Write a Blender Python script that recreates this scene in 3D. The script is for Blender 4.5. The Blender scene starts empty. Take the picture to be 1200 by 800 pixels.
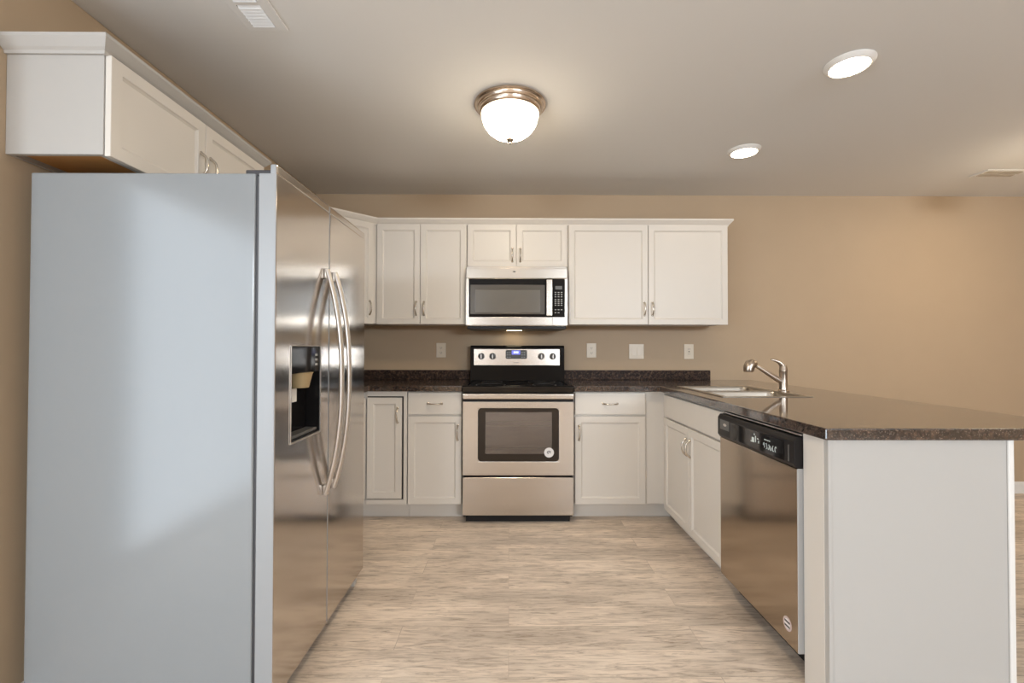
import bpy, bmesh, math, random
from mathutils import Vector, Matrix
random.seed(7)
PI = math.pi
scene = bpy.context.scene
C = scene.collection

# ---------------------------------------------------------------- camera, world, light, exposure
cam_d = bpy.data.cameras.new('camera'); cam = bpy.data.objects.new('camera', cam_d); C.objects.link(cam)
cam_d.sensor_width = 36.0; cam_d.lens = 538.86 / 1200 * 36; cam_d.clip_start = 0.02
cam.matrix_world = (Matrix.Translation((0, 0, 1.1869)) @ Matrix.Rotation(-0.0061, 4, 'Z')
                    @ Matrix.Rotation(PI / 2 + 0.0134, 4, 'X') @ Matrix.Rotation(0.0018, 4, 'Z'))
scene.camera = cam
vs = scene.view_settings
vs.view_transform = 'Standard'; vs.look = 'None'; vs.gamma = 1.0; vs.use_curve_mapping = False
vs.exposure = 0.45
W = bpy.data.worlds.new('world'); scene.world = W; W.use_nodes = True
W.node_tree.nodes['Background'].inputs[0].default_value = (0.75, 0.86, 1.0, 1)
W.node_tree.nodes['Background'].inputs[1].default_value = 1.0

DAY = (0.80, 0.90, 1.0)
WARM = (1.0, 0.80, 0.58)
def area(name, loc, rot, sx, sy, power, col):
    l = bpy.data.lights.new(name, 'AREA'); l.shape = 'RECTANGLE'; l.size = sx; l.size_y = sy
    l.energy = power; l.color = col
    o = bpy.data.objects.new(name, l); C.objects.link(o); o.location = loc; o.rotation_euler = rot
    return o
# daylight: patio door inferred from a reflection; unseen windows added to light the room
area('daylight_patio', (-2.07, -0.45, 1.08), (0, -PI / 2, 0), 2.0, 1.7, 38, DAY)
area('added_daylight_side', (-2.07, -2.9, 1.5), (0, -PI / 2, 0), 1.2, 1.3, 36, DAY)
area('added_daylight_dining', (2.7, -3.95, 2.02), (PI / 2, 0, 0), 2.2, 0.55, 122, DAY)
area('added_daylight_corner', (-1.75, -3.95, 2.02), (PI / 2, 0, 0), 0.6, 0.55, 36, DAY)
DOME_E = 56.0
CAN_E = 17.0

# ---------------------------------------------------------------- materials
def new_mat(name):
    m = bpy.data.materials.new(name); m.use_nodes = True
    nt = m.node_tree
    return m, nt, nt.nodes['Principled BSDF']
def mat(name, col, rough=0.5, metal=0.0, spec=0.5, emit=None, estr=0.0, coat=0.0, noise=0.0, nscale=40.0, bump=0.0, bscale=200.0, stretch=None):
    m, nt, b = new_mat(name)
    b.inputs['Base Color'].default_value = (*col, 1); b.inputs['Roughness'].default_value = rough
    b.inputs['Metallic'].default_value = metal; b.inputs['Specular IOR Level'].default_value = spec
    b.inputs['Coat Weight'].default_value = coat
    if emit: b.inputs['Emission Color'].default_value = (*emit, 1); b.inputs['Emission Strength'].default_value = estr
    tc = nt.nodes.new('ShaderNodeTexCoord'); mp = nt.nodes.new('ShaderNodeMapping')
    nt.links.new(tc.outputs['Object'], mp.inputs[0])
    if stretch: mp.inputs['Scale'].default_value = stretch
    if noise > 0:
        n = nt.nodes.new('ShaderNodeTexNoise'); n.inputs['Scale'].default_value = nscale; n.inputs['Detail'].default_value = 4
        nt.links.new(mp.outputs[0], n.inputs['Vector'])
        mx = nt.nodes.new('ShaderNodeMix'); mx.data_type = 'RGBA'
        mx.inputs[6].default_value = (*[c * (1 - noise) for c in col], 1); mx.inputs[7].default_value = (*[min(1, c * (1 + noise)) for c in col], 1)
        nt.links.new(n.outputs['Fac'], mx.inputs[0]); nt.links.new(mx.outputs[2], b.inputs['Base Color'])
    if bump > 0:
        n2 = nt.nodes.new('ShaderNodeTexNoise'); n2.inputs['Scale'].default_value = bscale; n2.inputs['Detail'].default_value = 3
        nt.links.new(mp.outputs[0], n2.inputs['Vector'])
        bp = nt.nodes.new('ShaderNodeBump'); bp.inputs['Strength'].default_value = bump; bp.inputs['Distance'].default_value = 0.002
        nt.links.new(n2.outputs['Fac'], bp.inputs['Height']); nt.links.new(bp.outputs[0], b.inputs['Normal'])
    return m
M = {}
M['wall'] = mat('tan_wall_paint', (0.465, 0.345, 0.23), 0.55, spec=0.3, noise=0.02, nscale=6, bump=0.05, bscale=350)
M['ceil'] = mat('ceiling_paint', (0.78, 0.765, 0.745), 0.9, spec=0.1, bump=0.08, bscale=260)
M['cab'] = mat('white_cabinet_paint', (0.69, 0.635, 0.57), 0.38, spec=0.45, noise=0.012, nscale=5)
M['panel'] = mat('dimmed_cabinet_white', (0.46, 0.435, 0.405), 0.4, spec=0.4)  # cabinet white darkened to offset strong daylight on end panel and fridge cabinet
M['trim'] = mat('white_trim_paint', (0.76, 0.73, 0.69), 0.4)
M['louver'] = mat('white_louver_enamel', (0.88, 0.89, 0.90), 0.4)
M['finial'] = mat('aged_nickel_finial', (0.24, 0.19, 0.14), 0.4, metal=0.6)
M['faucet'] = mat('brushed_nickel_faucet', (0.50, 0.42, 0.345), 0.28, metal=1.0)
M['ss_mw'] = mat('microwave_stainless', (0.46, 0.415, 0.365), 0.26, metal=1.0, noise=0.04, nscale=3, bump=0.05, bscale=30, stretch=(1, 60, 60))
M['tan_louver'] = mat('tan_louver_enamel', (0.40, 0.34, 0.27), 0.6)
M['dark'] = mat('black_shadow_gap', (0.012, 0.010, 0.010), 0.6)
M['ss'] = mat('brushed_stainless', (0.60, 0.555, 0.51), 0.15, metal=1.0, noise=0.04, nscale=3, bump=0.55, bscale=2.6, stretch=(1, 1, 1.3))
M['ss_dark'] = mat('warm_stainless_dishwasher', (0.45, 0.37, 0.29), 0.15, metal=1.0, bump=0.5, bscale=2.2)
M['ss_h'] = mat('brushed_stainless_horizontal', (0.60, 0.545, 0.49), 0.24, metal=1.0, noise=0.04, nscale=3, bump=0.05, bscale=30, stretch=(1, 60, 60))
M['handle'] = mat('satin_steel_handle', (0.72, 0.68, 0.64), 0.42, metal=1.0)
M['fridge_edge'] = mat('grey_door_edge', (0.33, 0.335, 0.34), 0.35, metal=0.1)
M['nickel'] = mat('satin_nickel', (0.62, 0.57, 0.50), 0.25, metal=1.0)
M['fridge_side'] = mat('grey_fridge_paint', (0.255, 0.265, 0.27), 0.16, spec=0.6, bump=0.03, bscale=420)
M['black'] = mat('black_gloss', (0.010, 0.009, 0.009), 0.10, spec=0.15)
M['black_matte'] = mat('black_plastic', (0.014, 0.012, 0.012), 0.35, spec=0.25)
M['glass_black'] = mat('black_ceramic_glass', (0.008, 0.007, 0.007), 0.06, spec=0.6)
M['oven_glass'] = mat('dark_oven_glass', (0.030, 0.021, 0.015), 0.08, spec=0.3)
M['mw_window'] = mat('grey_mesh_window', (0.13, 0.115, 0.095), 0.22, spec=0.6, noise=0.05, nscale=500)
M['mw_bezel'] = mat('microwave_window_bezel', (0.075, 0.062, 0.048), 0.2, spec=0.6)
M['grey_label'] = mat('grey_print', (0.42, 0.41, 0.40), 0.5)
M['white_print'] = mat('pale_print', (0.62, 0.68, 0.66), 0.5)
M['blue_screen'] = mat('blue_display', (0.05, 0.05, 0.2), 0.2, emit=(0.25, 0.27, 1.0), estr=0.7)
M['digits'] = mat('display_digits', (0.6, 0.7, 1.0), 0.3, emit=(0.75, 0.85, 1.0), estr=1.2)
M['panel_grey'] = mat('grey_control_panel', (0.10, 0.095, 0.088), 0.3)
M['plate'] = mat('ivory_cover_plate', (0.74, 0.63, 0.49), 0.35)
M['slot'] = mat('outlet_slot', (0.10, 0.085, 0.07), 0.6)
M['ply'] = mat('raw_plywood_underside', (0.55, 0.26, 0.08), 0.6, noise=0.28, nscale=4, stretch=(6, 1, 1))
M['sticker'] = mat('white_sticker', (0.78, 0.74, 0.72), 0.4)
M['sticker_ink'] = mat('sticker_ink', (0.05, 0.04, 0.04), 0.5)
M['sticker_pink'] = mat('pink_sticker', (0.62, 0.48, 0.44), 0.4)
M['sink'] = mat('sink_steel', (0.46, 0.41, 0.35), 0.30, metal=1.0)
M['paper'] = mat('white_paper', (0.80, 0.76, 0.70), 0.6)
M['tan'] = mat('tan_plastic', (0.40, 0.29, 0.15), 0.4)
M['gasket'] = mat('dark_gasket', (0.045, 0.042, 0.045), 0.5)
M['foot'] = mat('pale_plastic', (0.55, 0.50, 0.45), 0.5)
M['rack'] = mat('chrome_rack', (0.55, 0.52, 0.46), 0.3, metal=1.0)
M['cavity'] = mat('lightened_oven_enamel', (0.24, 0.20, 0.18), 0.35, noise=0.25, nscale=6)  # lining lightened in place of the room reflected in the oven glass
M['dome_glass'] = mat('lit_frosted_glass', (0.9, 0.85, 0.75), 0.3, emit=(1.0, 0.85, 0.63), estr=DOME_E)
M['can_glow'] = mat('lit_downlight_lens', (0.9, 0.9, 0.85), 0.3, emit=(1.0, 0.84, 0.62), estr=CAN_E)
M['mw_lamp'] = mat('lit_cooktop_lamp', (0.9, 0.85, 0.7), 0.3, emit=(1.0, 0.82, 0.5), estr=7)
M['fixture'] = mat('brushed_nickel_fixture', (0.62, 0.51, 0.41), 0.25, metal=1.0)

def shade_glow():
    m = M['dome_glass']; nt = m.node_tree; b = nt.nodes['Principled BSDF']
    tc = nt.nodes.new('ShaderNodeTexCoord'); sp = nt.nodes.new('ShaderNodeSeparateXYZ'); mr = nt.nodes.new('ShaderNodeMapRange')
    mr.inputs['From Min'].default_value = -0.09; mr.inputs['From Max'].default_value = -0.170
    mr.inputs['To Min'].default_value = DOME_E * 0.05; mr.inputs['To Max'].default_value = DOME_E
    nt.links.new(tc.outputs['Object'], sp.inputs[0]); nt.links.new(sp.outputs['Z'], mr.inputs['Value']); nt.links.new(mr.outputs[0], b.inputs['Emission Strength'])
shade_glow()
def glass_mat(name, tint, refl):
    m, nt, b = new_mat(name)
    tr = nt.nodes.new('ShaderNodeBsdfTransparent'); tr.inputs[0].default_value = (*tint, 1)
    gl = nt.nodes.new('ShaderNodeBsdfGlossy'); gl.inputs['Roughness'].default_value = 0.04
    mx = nt.nodes.new('ShaderNodeMixShader'); lw = nt.nodes.new('ShaderNodeFresnel'); lw.inputs['IOR'].default_value = refl
    nt.links.new(lw.outputs[0], mx.inputs[0]); nt.links.new(tr.outputs[0], mx.inputs[1]); nt.links.new(gl.outputs[0], mx.inputs[2])
    nt.links.new(mx.outputs[0], nt.nodes['Material Output'].inputs[0])
    return m
M['pane'] = glass_mat('clear_window_glass', (0.95, 0.97, 0.97), 1.45)
M['oven_pane'] = glass_mat('smoked_oven_glass', (0.75, 0.68, 0.64), 2.3)

def granite():
    m, nt, b = new_mat('speckled_brown_countertop')
    tc = nt.nodes.new('ShaderNodeTexCoord')
    n1 = nt.nodes.new('ShaderNodeTexNoise'); n1.inputs['Scale'].default_value = 55; n1.inputs['Detail'].default_value = 6; n1.inputs['Roughness'].default_value = 0.7
    r1 = nt.nodes.new('ShaderNodeValToRGB')
    e = r1.color_ramp.elements
    e[0].position = 0.36; e[0].color = (0.010, 0.007, 0.006, 1)
    e[1].position = 0.74; e[1].color = (0.22, 0.15, 0.10, 1)
    a = e.new(0.50); a.color = (0.030, 0.017, 0.013, 1)
    a = e.new(0.62); a.color = (0.085, 0.048, 0.030, 1)
    v = nt.nodes.new('ShaderNodeTexVoronoi'); v.inputs['Scale'].default_value = 150
    r2 = nt.nodes.new('ShaderNodeValToRGB'); r2.color_ramp.elements[0].position = 0.10; r2.color_ramp.elements[0].color = (0.30, 0.24, 0.19, 1)
    r2.color_ramp.elements[1].position = 0.26; r2.color_ramp.elements[1].color = (0, 0, 0, 1)
    ad = nt.nodes.new('ShaderNodeMix'); ad.data_type = 'RGBA'; ad.blend_type = 'ADD'; ad.inputs[0].default_value = 0.75
    nt.links.new(tc.outputs['Object'], n1.inputs['Vector']); nt.links.new(tc.outputs['Object'], v.inputs['Vector'])
    nt.links.new(n1.outputs['Fac'], r1.inputs[0]); nt.links.new(v.outputs['Distance'], r2.inputs[0])
    nt.links.new(r1.outputs[0], ad.inputs[6]); nt.links.new(r2.outputs[0], ad.inputs[7])
    nt.links.new(ad.outputs[2], b.inputs['Base Color'])
    b.inputs['Roughness'].default_value = 0.3; b.inputs['Specular IOR Level'].default_value = 0.2
    b.inputs['Coat Weight'].default_value = 1.0; b.inputs['Coat IOR'].default_value = 1.95; b.inputs['Coat Roughness'].default_value = 0.06
    return m
M['granite'] = granite()
M['granite_edge'] = M['granite'].copy(); M['granite_edge'].name = 'speckled_brown_backsplash'
_b = M['granite_edge'].node_tree.nodes['Principled BSDF']; _b.inputs['Coat Weight'].default_value = 0.0; _b.inputs['Specular IOR Level'].default_value = 0.12; _b.inputs['Roughness'].default_value = 0.45

def planks():
    m, nt, b = new_mat('pale_oak_vinyl_planks')
    L = nt.links.new
    tc = nt.nodes.new('ShaderNodeTexCoord')
    br = nt.nodes.new('ShaderNodeTexBrick'); br.inputs['Scale'].default_value = 1.0
    br.inputs['Brick Width'].default_value = 1.22; br.inputs['Row Height'].default_value = 0.152
    br.inputs['Mortar Size'].default_value = 0.0012; br.inputs['Mortar Smooth'].default_value = 0.4
    br.offset = 0.37; br.offset_frequency = 2
    br.inputs['Color1'].default_value = (0.0, 0.0, 0.0, 1); br.inputs['Color2'].default_value = (1, 1, 1, 1); br.inputs['Mortar'].default_value = (0.35, 0.35, 0.35, 1)
    L(tc.outputs['Object'], br.inputs['Vector'])
    # every plank shifts the grain
    sh = nt.nodes.new('ShaderNodeVectorMath'); sh.operation = 'MULTIPLY_ADD'
    sh.inputs[1].default_value = (7.3, 3.1, 5.7)
    L(br.outputs['Color'], sh.inputs[0]); L(tc.outputs['Object'], sh.inputs[2])
    mp = nt.nodes.new('ShaderNodeMapping'); mp.inputs['Scale'].default_value = (2.6, 22, 1); L(sh.outputs[0], mp.inputs[0])
    n1 = nt.nodes.new('ShaderNodeTexNoise'); n1.inputs['Scale'].default_value = 2.2; n1.inputs['Detail'].default_value = 12; n1.inputs['Roughness'].default_value = 0.70; n1.inputs['Distortion'].default_value = 1.6
    L(mp.outputs[0], n1.inputs['Vector'])
    r1 = nt.nodes.new('ShaderNodeValToRGB'); e = r1.color_ramp.elements
    e[0].position = 0.30; e[0].color = (0.34, 0.26, 0.195, 1)
    e[1].position = 0.66; e[1].color = (0.86, 0.74, 0.62, 1)
    a = e.new(0.42); a.color = (0.60, 0.49, 0.395, 1)
    a = e.new(0.52); a.color = (0.79, 0.665, 0.545, 1)
    L(n1.outputs['Fac'], r1.inputs[0])
    # large soft grey patches
    mp2 = nt.nodes.new('ShaderNodeMapping'); mp2.inputs['Scale'].default_value = (1.0, 3.5, 1); L(sh.outputs[0], mp2.inputs[0])
    n2 = nt.nodes.new('ShaderNodeTexNoise'); n2.inputs['Scale'].default_value = 1.6; n2.inputs['Detail'].default_value = 4; L(mp2.outputs[0], n2.inputs['Vector'])
    r2 = nt.nodes.new('ShaderNodeValToRGB'); r2.color_ramp.elements[0].position = 0.35; r2.color_ramp.elements[0].color = (0.74, 0.72, 0.70, 1)
    r2.color_ramp.elements[1].position = 0.62; r2.color_ramp.elements[1].color = (1.05, 1.04, 1.03, 1)
    L(n2.outputs['Fac'], r2.inputs[0])
    mu = nt.nodes.new('ShaderNodeMix'); mu.data_type = 'RGBA'; mu.blend_type = 'MULTIPLY'; mu.inputs[0].default_value = 1.0
    L(r1.outputs[0], mu.inputs[6]); L(r2.outputs[0], mu.inputs[7])
    # plank seams
    mo = nt.nodes.new('ShaderNodeMix'); mo.data_type = 'RGBA'; mo.blend_type = 'MULTIPLY'
    mo.inputs[7].default_value = (0.78, 0.75, 0.72, 1); L(br.outputs['Fac'], mo.inputs[0]); L(mu.outputs[2], mo.inputs[6])
    L(mo.outputs[2], b.inputs['Base Color'])
    b.inputs['Roughness'].default_value = 0.42; b.inputs['Specular IOR Level'].default_value = 0.25
    bp = nt.nodes.new('ShaderNodeBump'); bp.inputs['Strength'].default_value = 0.12; bp.inputs['Distance'].default_value = 0.002
    L(n1.outputs['Fac'], bp.inputs['Height']); L(bp.outputs[0], b.inputs['Normal'])
    return m
M['floor'] = planks()

# ---------------------------------------------------------------- mesh helpers
def bevel_sharp(bm, w, seg=2, ang=0.5):
    if w <= 0: return
    es = [e for e in bm.edges if len(e.link_faces) == 2 and e.calc_face_angle(0) > ang]
    if es: bmesh.ops.bevel(bm, geom=es, offset=w, segments=seg, affect='EDGES', profile=0.6, clamp_overlap=True)
def bx(bm, x0, x1, y0, y1, z0, z1, bev=0.0, seg=2):
    t = bmesh.new()
    bmesh.ops.create_cube(t, size=1)
    for v in t.verts: v.co = Vector(((x0 + x1) / 2 + v.co.x * (x1 - x0), (y0 + y1) / 2 + v.co.y * (y1 - y0), (z0 + z1) / 2 + v.co.z * (z1 - z0)))
    bevel_sharp(t, bev, seg)
    join(bm, t)
def join(bm, t):
    me = bpy.data.meshes.new('tmp'); t.to_mesh(me); t.free(); bm.from_mesh(me); bpy.data.meshes.remove(me)
def box(x0, x1, y0, y1, z0, z1, bev=0.0, seg=2):
    bm = bmesh.new(); bx(bm, x0, x1, y0, y1, z0, z1, bev, seg); return bm
def cells(us, vs_, keep, w0, w1, axis='z', bev=0.0):
    """slab made of the kept cells of a grid: an L shape, or a plate with a hole"""
    mp = {'z': lambda u, v, w: (u, v, w), 'x': lambda u, v, w: (w, u, v), 'y': lambda u, v, w: (u, w, v)}[axis]
    bm = bmesh.new(); K = {}
    nu, nv = len(us) - 1, len(vs_) - 1
    for i in range(nu):
        for j in range(nv): K[i, j] = keep((us[i] + us[i + 1]) / 2, (vs_[j] + vs_[j + 1]) / 2)
    vc = {}
    def V(i, j, k):
        if (i, j, k) not in vc: vc[i, j, k] = bm.verts.new(mp(us[i], vs_[j], (w0, w1)[k]))
        return vc[i, j, k]
    for (i, j), on in K.items():
        if not on: continue
        for k in (0, 1): bm.faces.new([V(i, j, k), V(i + 1, j, k), V(i + 1, j + 1, k), V(i, j + 1, k)])
        for (di, dj, a, b) in ((-1, 0, (0, 0), (0, 1)), (1, 0, (1, 0), (1, 1)), (0, -1, (0, 0), (1, 0)), (0, 1, (0, 1), (1, 1))):
            if not K.get((i + di, j + dj), False):
                bm.faces.new([V(i + a[0], j + a[1], 0), V(i + b[0], j + b[1], 0), V(i + b[0], j + b[1], 1), V(i + a[0], j + a[1], 1)])
    bmesh.ops.recalc_face_normals(bm, faces=bm.faces)
    bevel_sharp(bm, bev)
    return bm
def prism(pts, w0, w1, axis='z', bev=0.0, seg=2):
    """closed polygon extruded along an axis"""
    mp = {'z': lambda u, v, w: (u, v, w), 'x': lambda u, v, w: (w, u, v), 'y': lambda u, v, w: (u, w, v)}[axis]
    bm = bmesh.new()
    a = [bm.verts.new(mp(u, v, w0)) for u, v in pts]; b = [bm.verts.new(mp(u, v, w1)) for u, v in pts]
    bm.faces.new(a); bm.faces.new(b[::-1])
    for i in range(len(pts)): bm.faces.new([a[i], a[(i + 1) % len(pts)], b[(i + 1) % len(pts)], b[i]])
    bmesh.ops.recalc_face_normals(bm, faces=bm.faces)
    bevel_sharp(bm, bev, seg)
    return bm
def rrect(u0, u1, v0, v1, r, n=6):
    pts = []
    for cx, cy, a0 in ((u1 - r, v1 - r, 0), (u0 + r, v1 - r, PI / 2), (u0 + r, v0 + r, PI), (u1 - r, v0 + r, 1.5 * PI)):
        for i in range(n + 1): a = a0 + i * PI / 2 / n; pts.append((cx + r * math.cos(a), cy + r * math.sin(a)))
    return pts
def tube(bm, pts, rad, n=10, flat=None, cap=True):
    """swept tube; rad is a number or a list; flat=(axis vector, factor) squashes the section"""
    pts = [Vector(p) for p in pts]; R = rad if isinstance(rad, (list, tuple)) else [rad] * len(pts)
    rings = []; up = None
    for i, p in enumerate(pts):
        d = (pts[min(i + 1, len(pts) - 1)] - pts[max(i - 1, 0)]).normalized()
        if up is None:
            up = Vector((0, 0, 1)) if abs(d.z) < 0.9 else Vector((1, 0, 0))
        s = d.cross(up).normalized(); u = s.cross(d).normalized(); up = u
        ring = []
        for k in range(n):
            a = 2 * PI * k / n; o = (s * math.cos(a) + u * math.sin(a)) * R[i]
            if flat: ax = Vector(flat[0]); o = o + ax * (o.dot(ax) * (flat[1] - 1))
            ring.append(bm.verts.new(p + o))
        rings.append(ring)
    for a, b in zip(rings, rings[1:]):
        for k in range(n): bm.faces.new([a[k], a[(k + 1) % n], b[(k + 1) % n], b[k]])
    if cap: bm.faces.new(rings[0][::-1]); bm.faces.new(rings[-1])
def lathe(prof, n=40, center=(0, 0, 0), axis='z'):
    bm = bmesh.new(); rings = []
    mp = {'z': lambda x, y, z: (x, y, z), 'y': lambda x, y, z: (x, z, y), 'x': lambda x, y, z: (z, x, y)}[axis]
    c = Vector(center)
    for r, z in prof:
        if r < 1e-6: rings.append([bm.verts.new(c + Vector(mp(0, 0, z)))])
        else: rings.append([bm.verts.new(c + Vector(mp(r * math.cos(2 * PI * k / n), r * math.sin(2 * PI * k / n), z))) for k in range(n)])
    for a, b in zip(rings, rings[1:]):
        for k in range(n):
            k2 = (k + 1) % n
            if len(a) == 1 and len(b) == 1: continue
            if len(a) == 1: bm.faces.new([a[0], b[k], b[k2]])
            elif len(b) == 1: bm.faces.new([a[k], b[0], a[k2]])
            else: bm.faces.new([a[k], b[k], b[k2], a[k2]])
    bmesh.ops.recalc_face_normals(bm, faces=bm.faces)
    return bm
def sweep(path, prof, closed_ends=True):
    """profile (out, z) swept along a plan polyline with mitred corners; out is to the right of the path"""
    P = [Vector(p) for p in path]; bm = bmesh.new(); rings = []
    for i, p in enumerate(P):
        n0 = n1 = None
        if i > 0: d = (P[i] - P[i - 1]).normalized(); n0 = Vector((d.y, -d.x))
        if i < len(P) - 1: d = (P[i + 1] - P[i]).normalized(); n1 = Vector((d.y, -d.x))
        if n0 is None: m = n1
        elif n1 is None: m = n0
        else: m = (n0 + n1).normalized(); m = m / max(0.3, m.dot(n0))
        rings.append([bm.verts.new((p.x + m.x * o, p.y + m.y * o, z)) for o, z in prof])
    n = len(prof)
    for a, b in zip(rings, rings[1:]):
        for k in range(n): bm.faces.new([a[k], a[(k + 1) % n], b[(k + 1) % n], b[k]])
    bm.faces.new(rings[0]); bm.faces.new(rings[-1][::-1])
    bmesh.ops.recalc_face_normals(bm, faces=bm.faces)
    return bm

def obj(name, bm, m, parent=None, smooth=False, label=None):
    root = parent
    while root is not None and root.parent is not None: root = root.parent
    if root is not None and not root.get('_local'):
        bmesh.ops.translate(bm, vec=-root.location, verts=bm.verts)
    me = bpy.data.meshes.new(name); bm.to_mesh(me); bm.free()
    me.materials.append(M[m] if isinstance(m, str) else m)
    if smooth:
        for p in me.polygons: p.use_smooth = True
        me.set_sharp_from_angle(angle=math.radians(38))
    o = bpy.data.objects.new(name, me); C.objects.link(o)
    if parent is not None: o.parent = parent
    if label: o['label'] = label
    return o
def thing(name, label, cat, loc=(0, 0, 0), rotz=0.0, group=None, local=False):
    o = bpy.data.objects.new(name, None); C.objects.link(o); o.empty_display_size = 0.1
    o.location = loc; o.rotation_euler = (0, 0, rotz); o['label'] = label; o['category'] = cat
    if group: o['group'] = group
    if local: o['_local'] = 1
    return o
def struct(name, bm, m, parent=None):
    o = obj(name, bm, m, parent)
    if parent is None: o['kind'] = 'structure'
    return o
def dup(root, loc, label, group=None):
    r = root.copy(); C.objects.link(r); r.location = loc; r['label'] = label
    if group: r['group'] = group
    for ch in list(root.children):
        c = ch.copy(); C.objects.link(c); c.parent = r
        for g in list(ch.children):
            d = g.copy(); C.objects.link(d); d.parent = c
    return r

# ---------------------------------------------------------------- the room
BW = 3.769          # back wall
LW = -1.586         # left wall beside the refrigerator
CZ = 2.445          # ceiling
XR, YR, XL2 = 5.6, -4.0, -2.15
struct('floor', box(XL2 - .15, XR + .15, YR - .15, BW + .15, -0.1, 0), 'floor')
struct('ceiling', box(XL2 - .15, XR + .15, YR - .15, BW + .15, CZ, CZ + 0.1), 'ceil')
struct('wall_back', box(LW - .7, XR + .15, BW, BW + .12, 0, CZ), 'wall')
struct('wall_left', box(XL2 - .1, LW, 1.30, BW, 0, CZ, 0.012, 3), 'wall')
struct('wall_right', box(XR, XR + .12, YR, BW, 0, CZ), 'wall')
struct('wall_patio', cells([YR, -3.6, -2.2, -1.35, 0.45, 1.30], [0, 0.05, 0.9, 2.1, CZ], lambda u, v: not ((-1.35 < u < 0.45 and 0.05 < v < 2.1) or (-3.6 < u < -2.2 and .9 < v < 2.1)), XL2 - .12, XL2, 'x'), 'wall')
struct('wall_rear', cells([XL2 - .12, -2.1, -1.4, 1.55, 3.85, XR], [0, 1.7, 2.32, CZ], lambda u, v: not ((-2.1 < u < -1.4 or 1.55 < u < 3.85) and 1.7 < v < 2.32), YR - .12, YR, 'y'), 'wall')
def window(name, plane, u0, u1, v0, v1, axis):
    mid = (u0 + u1) / 2
    f = struct(name, cells([u0, u0 + .05, mid - .025, mid + .025, u1 - .05, u1], [v0, v0 + .05, v1 - .05, v1],
               lambda u, v: not (v0 + .05 < v < v1 - .05 and (u0 + .05 < u < mid - .025 or mid + .025 < u < u1 - .05)), plane - .08, plane - .03, axis), 'trim')
    if axis == 'x': g = box(plane - .058, plane - .052, u0 + .05, u1 - .05, v0 + .05, v1 - .05)
    else: g = box(u0 + .05, u1 - .05, plane - .058, plane - .052, v0 + .05, v1 - .05)
    obj('window_pane', g, 'pane', f)
window('door_1', XL2, -1.35, 0.45, 0.05, 2.1, 'x')
window('added_window_1', XL2, -3.6, -2.2, 0.9, 2.1, 'x')  # this and the next two are unseen windows added for daylight
window('added_window_2', YR, 1.55, 3.85, 1.7, 2.32, 'y')
window('added_window_3', YR, -2.1, -1.4, 1.7, 2.32, 'y')
bb = [(0.0, 0.001), (0.014, 0.001), (0.014, 0.075), (0.009, 0.088), (0.006, 0.095), (0.0, 0.095)]
struct('baseboard_back', sweep([(1.70, BW), (XR - .02, BW)], bb), 'trim')
struct('baseboard_left', sweep([(LW, 1.32), (LW, 1.60)], bb), 'trim')

# ---------------------------------------------------------------- cabinet pieces (local frame: front faces -y)
def shaker(x0, x1, z0, z1, y=-0.001, t=0.019, stile=0.058):
    bm = bmesh.new(); bmesh.ops.create_cube(bm, size=1)
    for v in bm.verts: v.co = Vector(((x0 + x1) / 2 + v.co.x * (x1 - x0), y - t / 2 + v.co.y * t, (z0 + z1) / 2 + v.co.z * (z1 - z0)))
    bevel_sharp(bm, 0.003, 2)
    bm.faces.ensure_lookup_table()
    f = max((f for f in bm.faces if f.normal.y < -0.9), key=lambda f: f.calc_area())
    bmesh.ops.inset_region(bm, faces=[f], thickness=stile - 0.003, depth=0)
    bmesh.ops.inset_region(bm, faces=[f], thickness=0.004, depth=-0.004)
    bmesh.ops.inset_region(bm, faces=[f], thickness=0.010, depth=-0.005)
    return bm
def slab(x0, x1, z0, z1, y=-0.001, t=0.019):
    return box(x0, x1, y - t, y, z0, z1, 0.004, 2)
def pull(cx, cz, y, vertical=True, L=0.096):
    bm = bmesh.new(); pts = []; R = []
    n = 14
    for i in range(n + 1):
        s = -1 + 2 * i / n; out = 0.027 * (1 - abs(s) ** 3.2); a = s * L / 2
        pts.append((cx, y - out, cz + a) if vertical else (cx + a, y - out, cz)); R.append(0.0048 + 0.0022 * abs(s) ** 3)
    tube(bm, pts, R, 10)
    for s in (-1, 1):
        a = s * L / 2
        join(bm, lathe([(0, 0), (0.0085, 0), (0.0085, -0.003), (0.005, -0.006), (0, -0.006)], 14, (cx, y, cz + a) if vertical else (cx + a, y, cz), 'y'))
    return bm
def add_pull(parent, cx, cz, y=-0.0205, vertical=True): return obj('handle', pull(cx, cz, y, vertical), 'nickel', parent, True)
def face_frame(bm, w, z0, z1, cells_x, cells_z=None):
    pass
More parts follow.
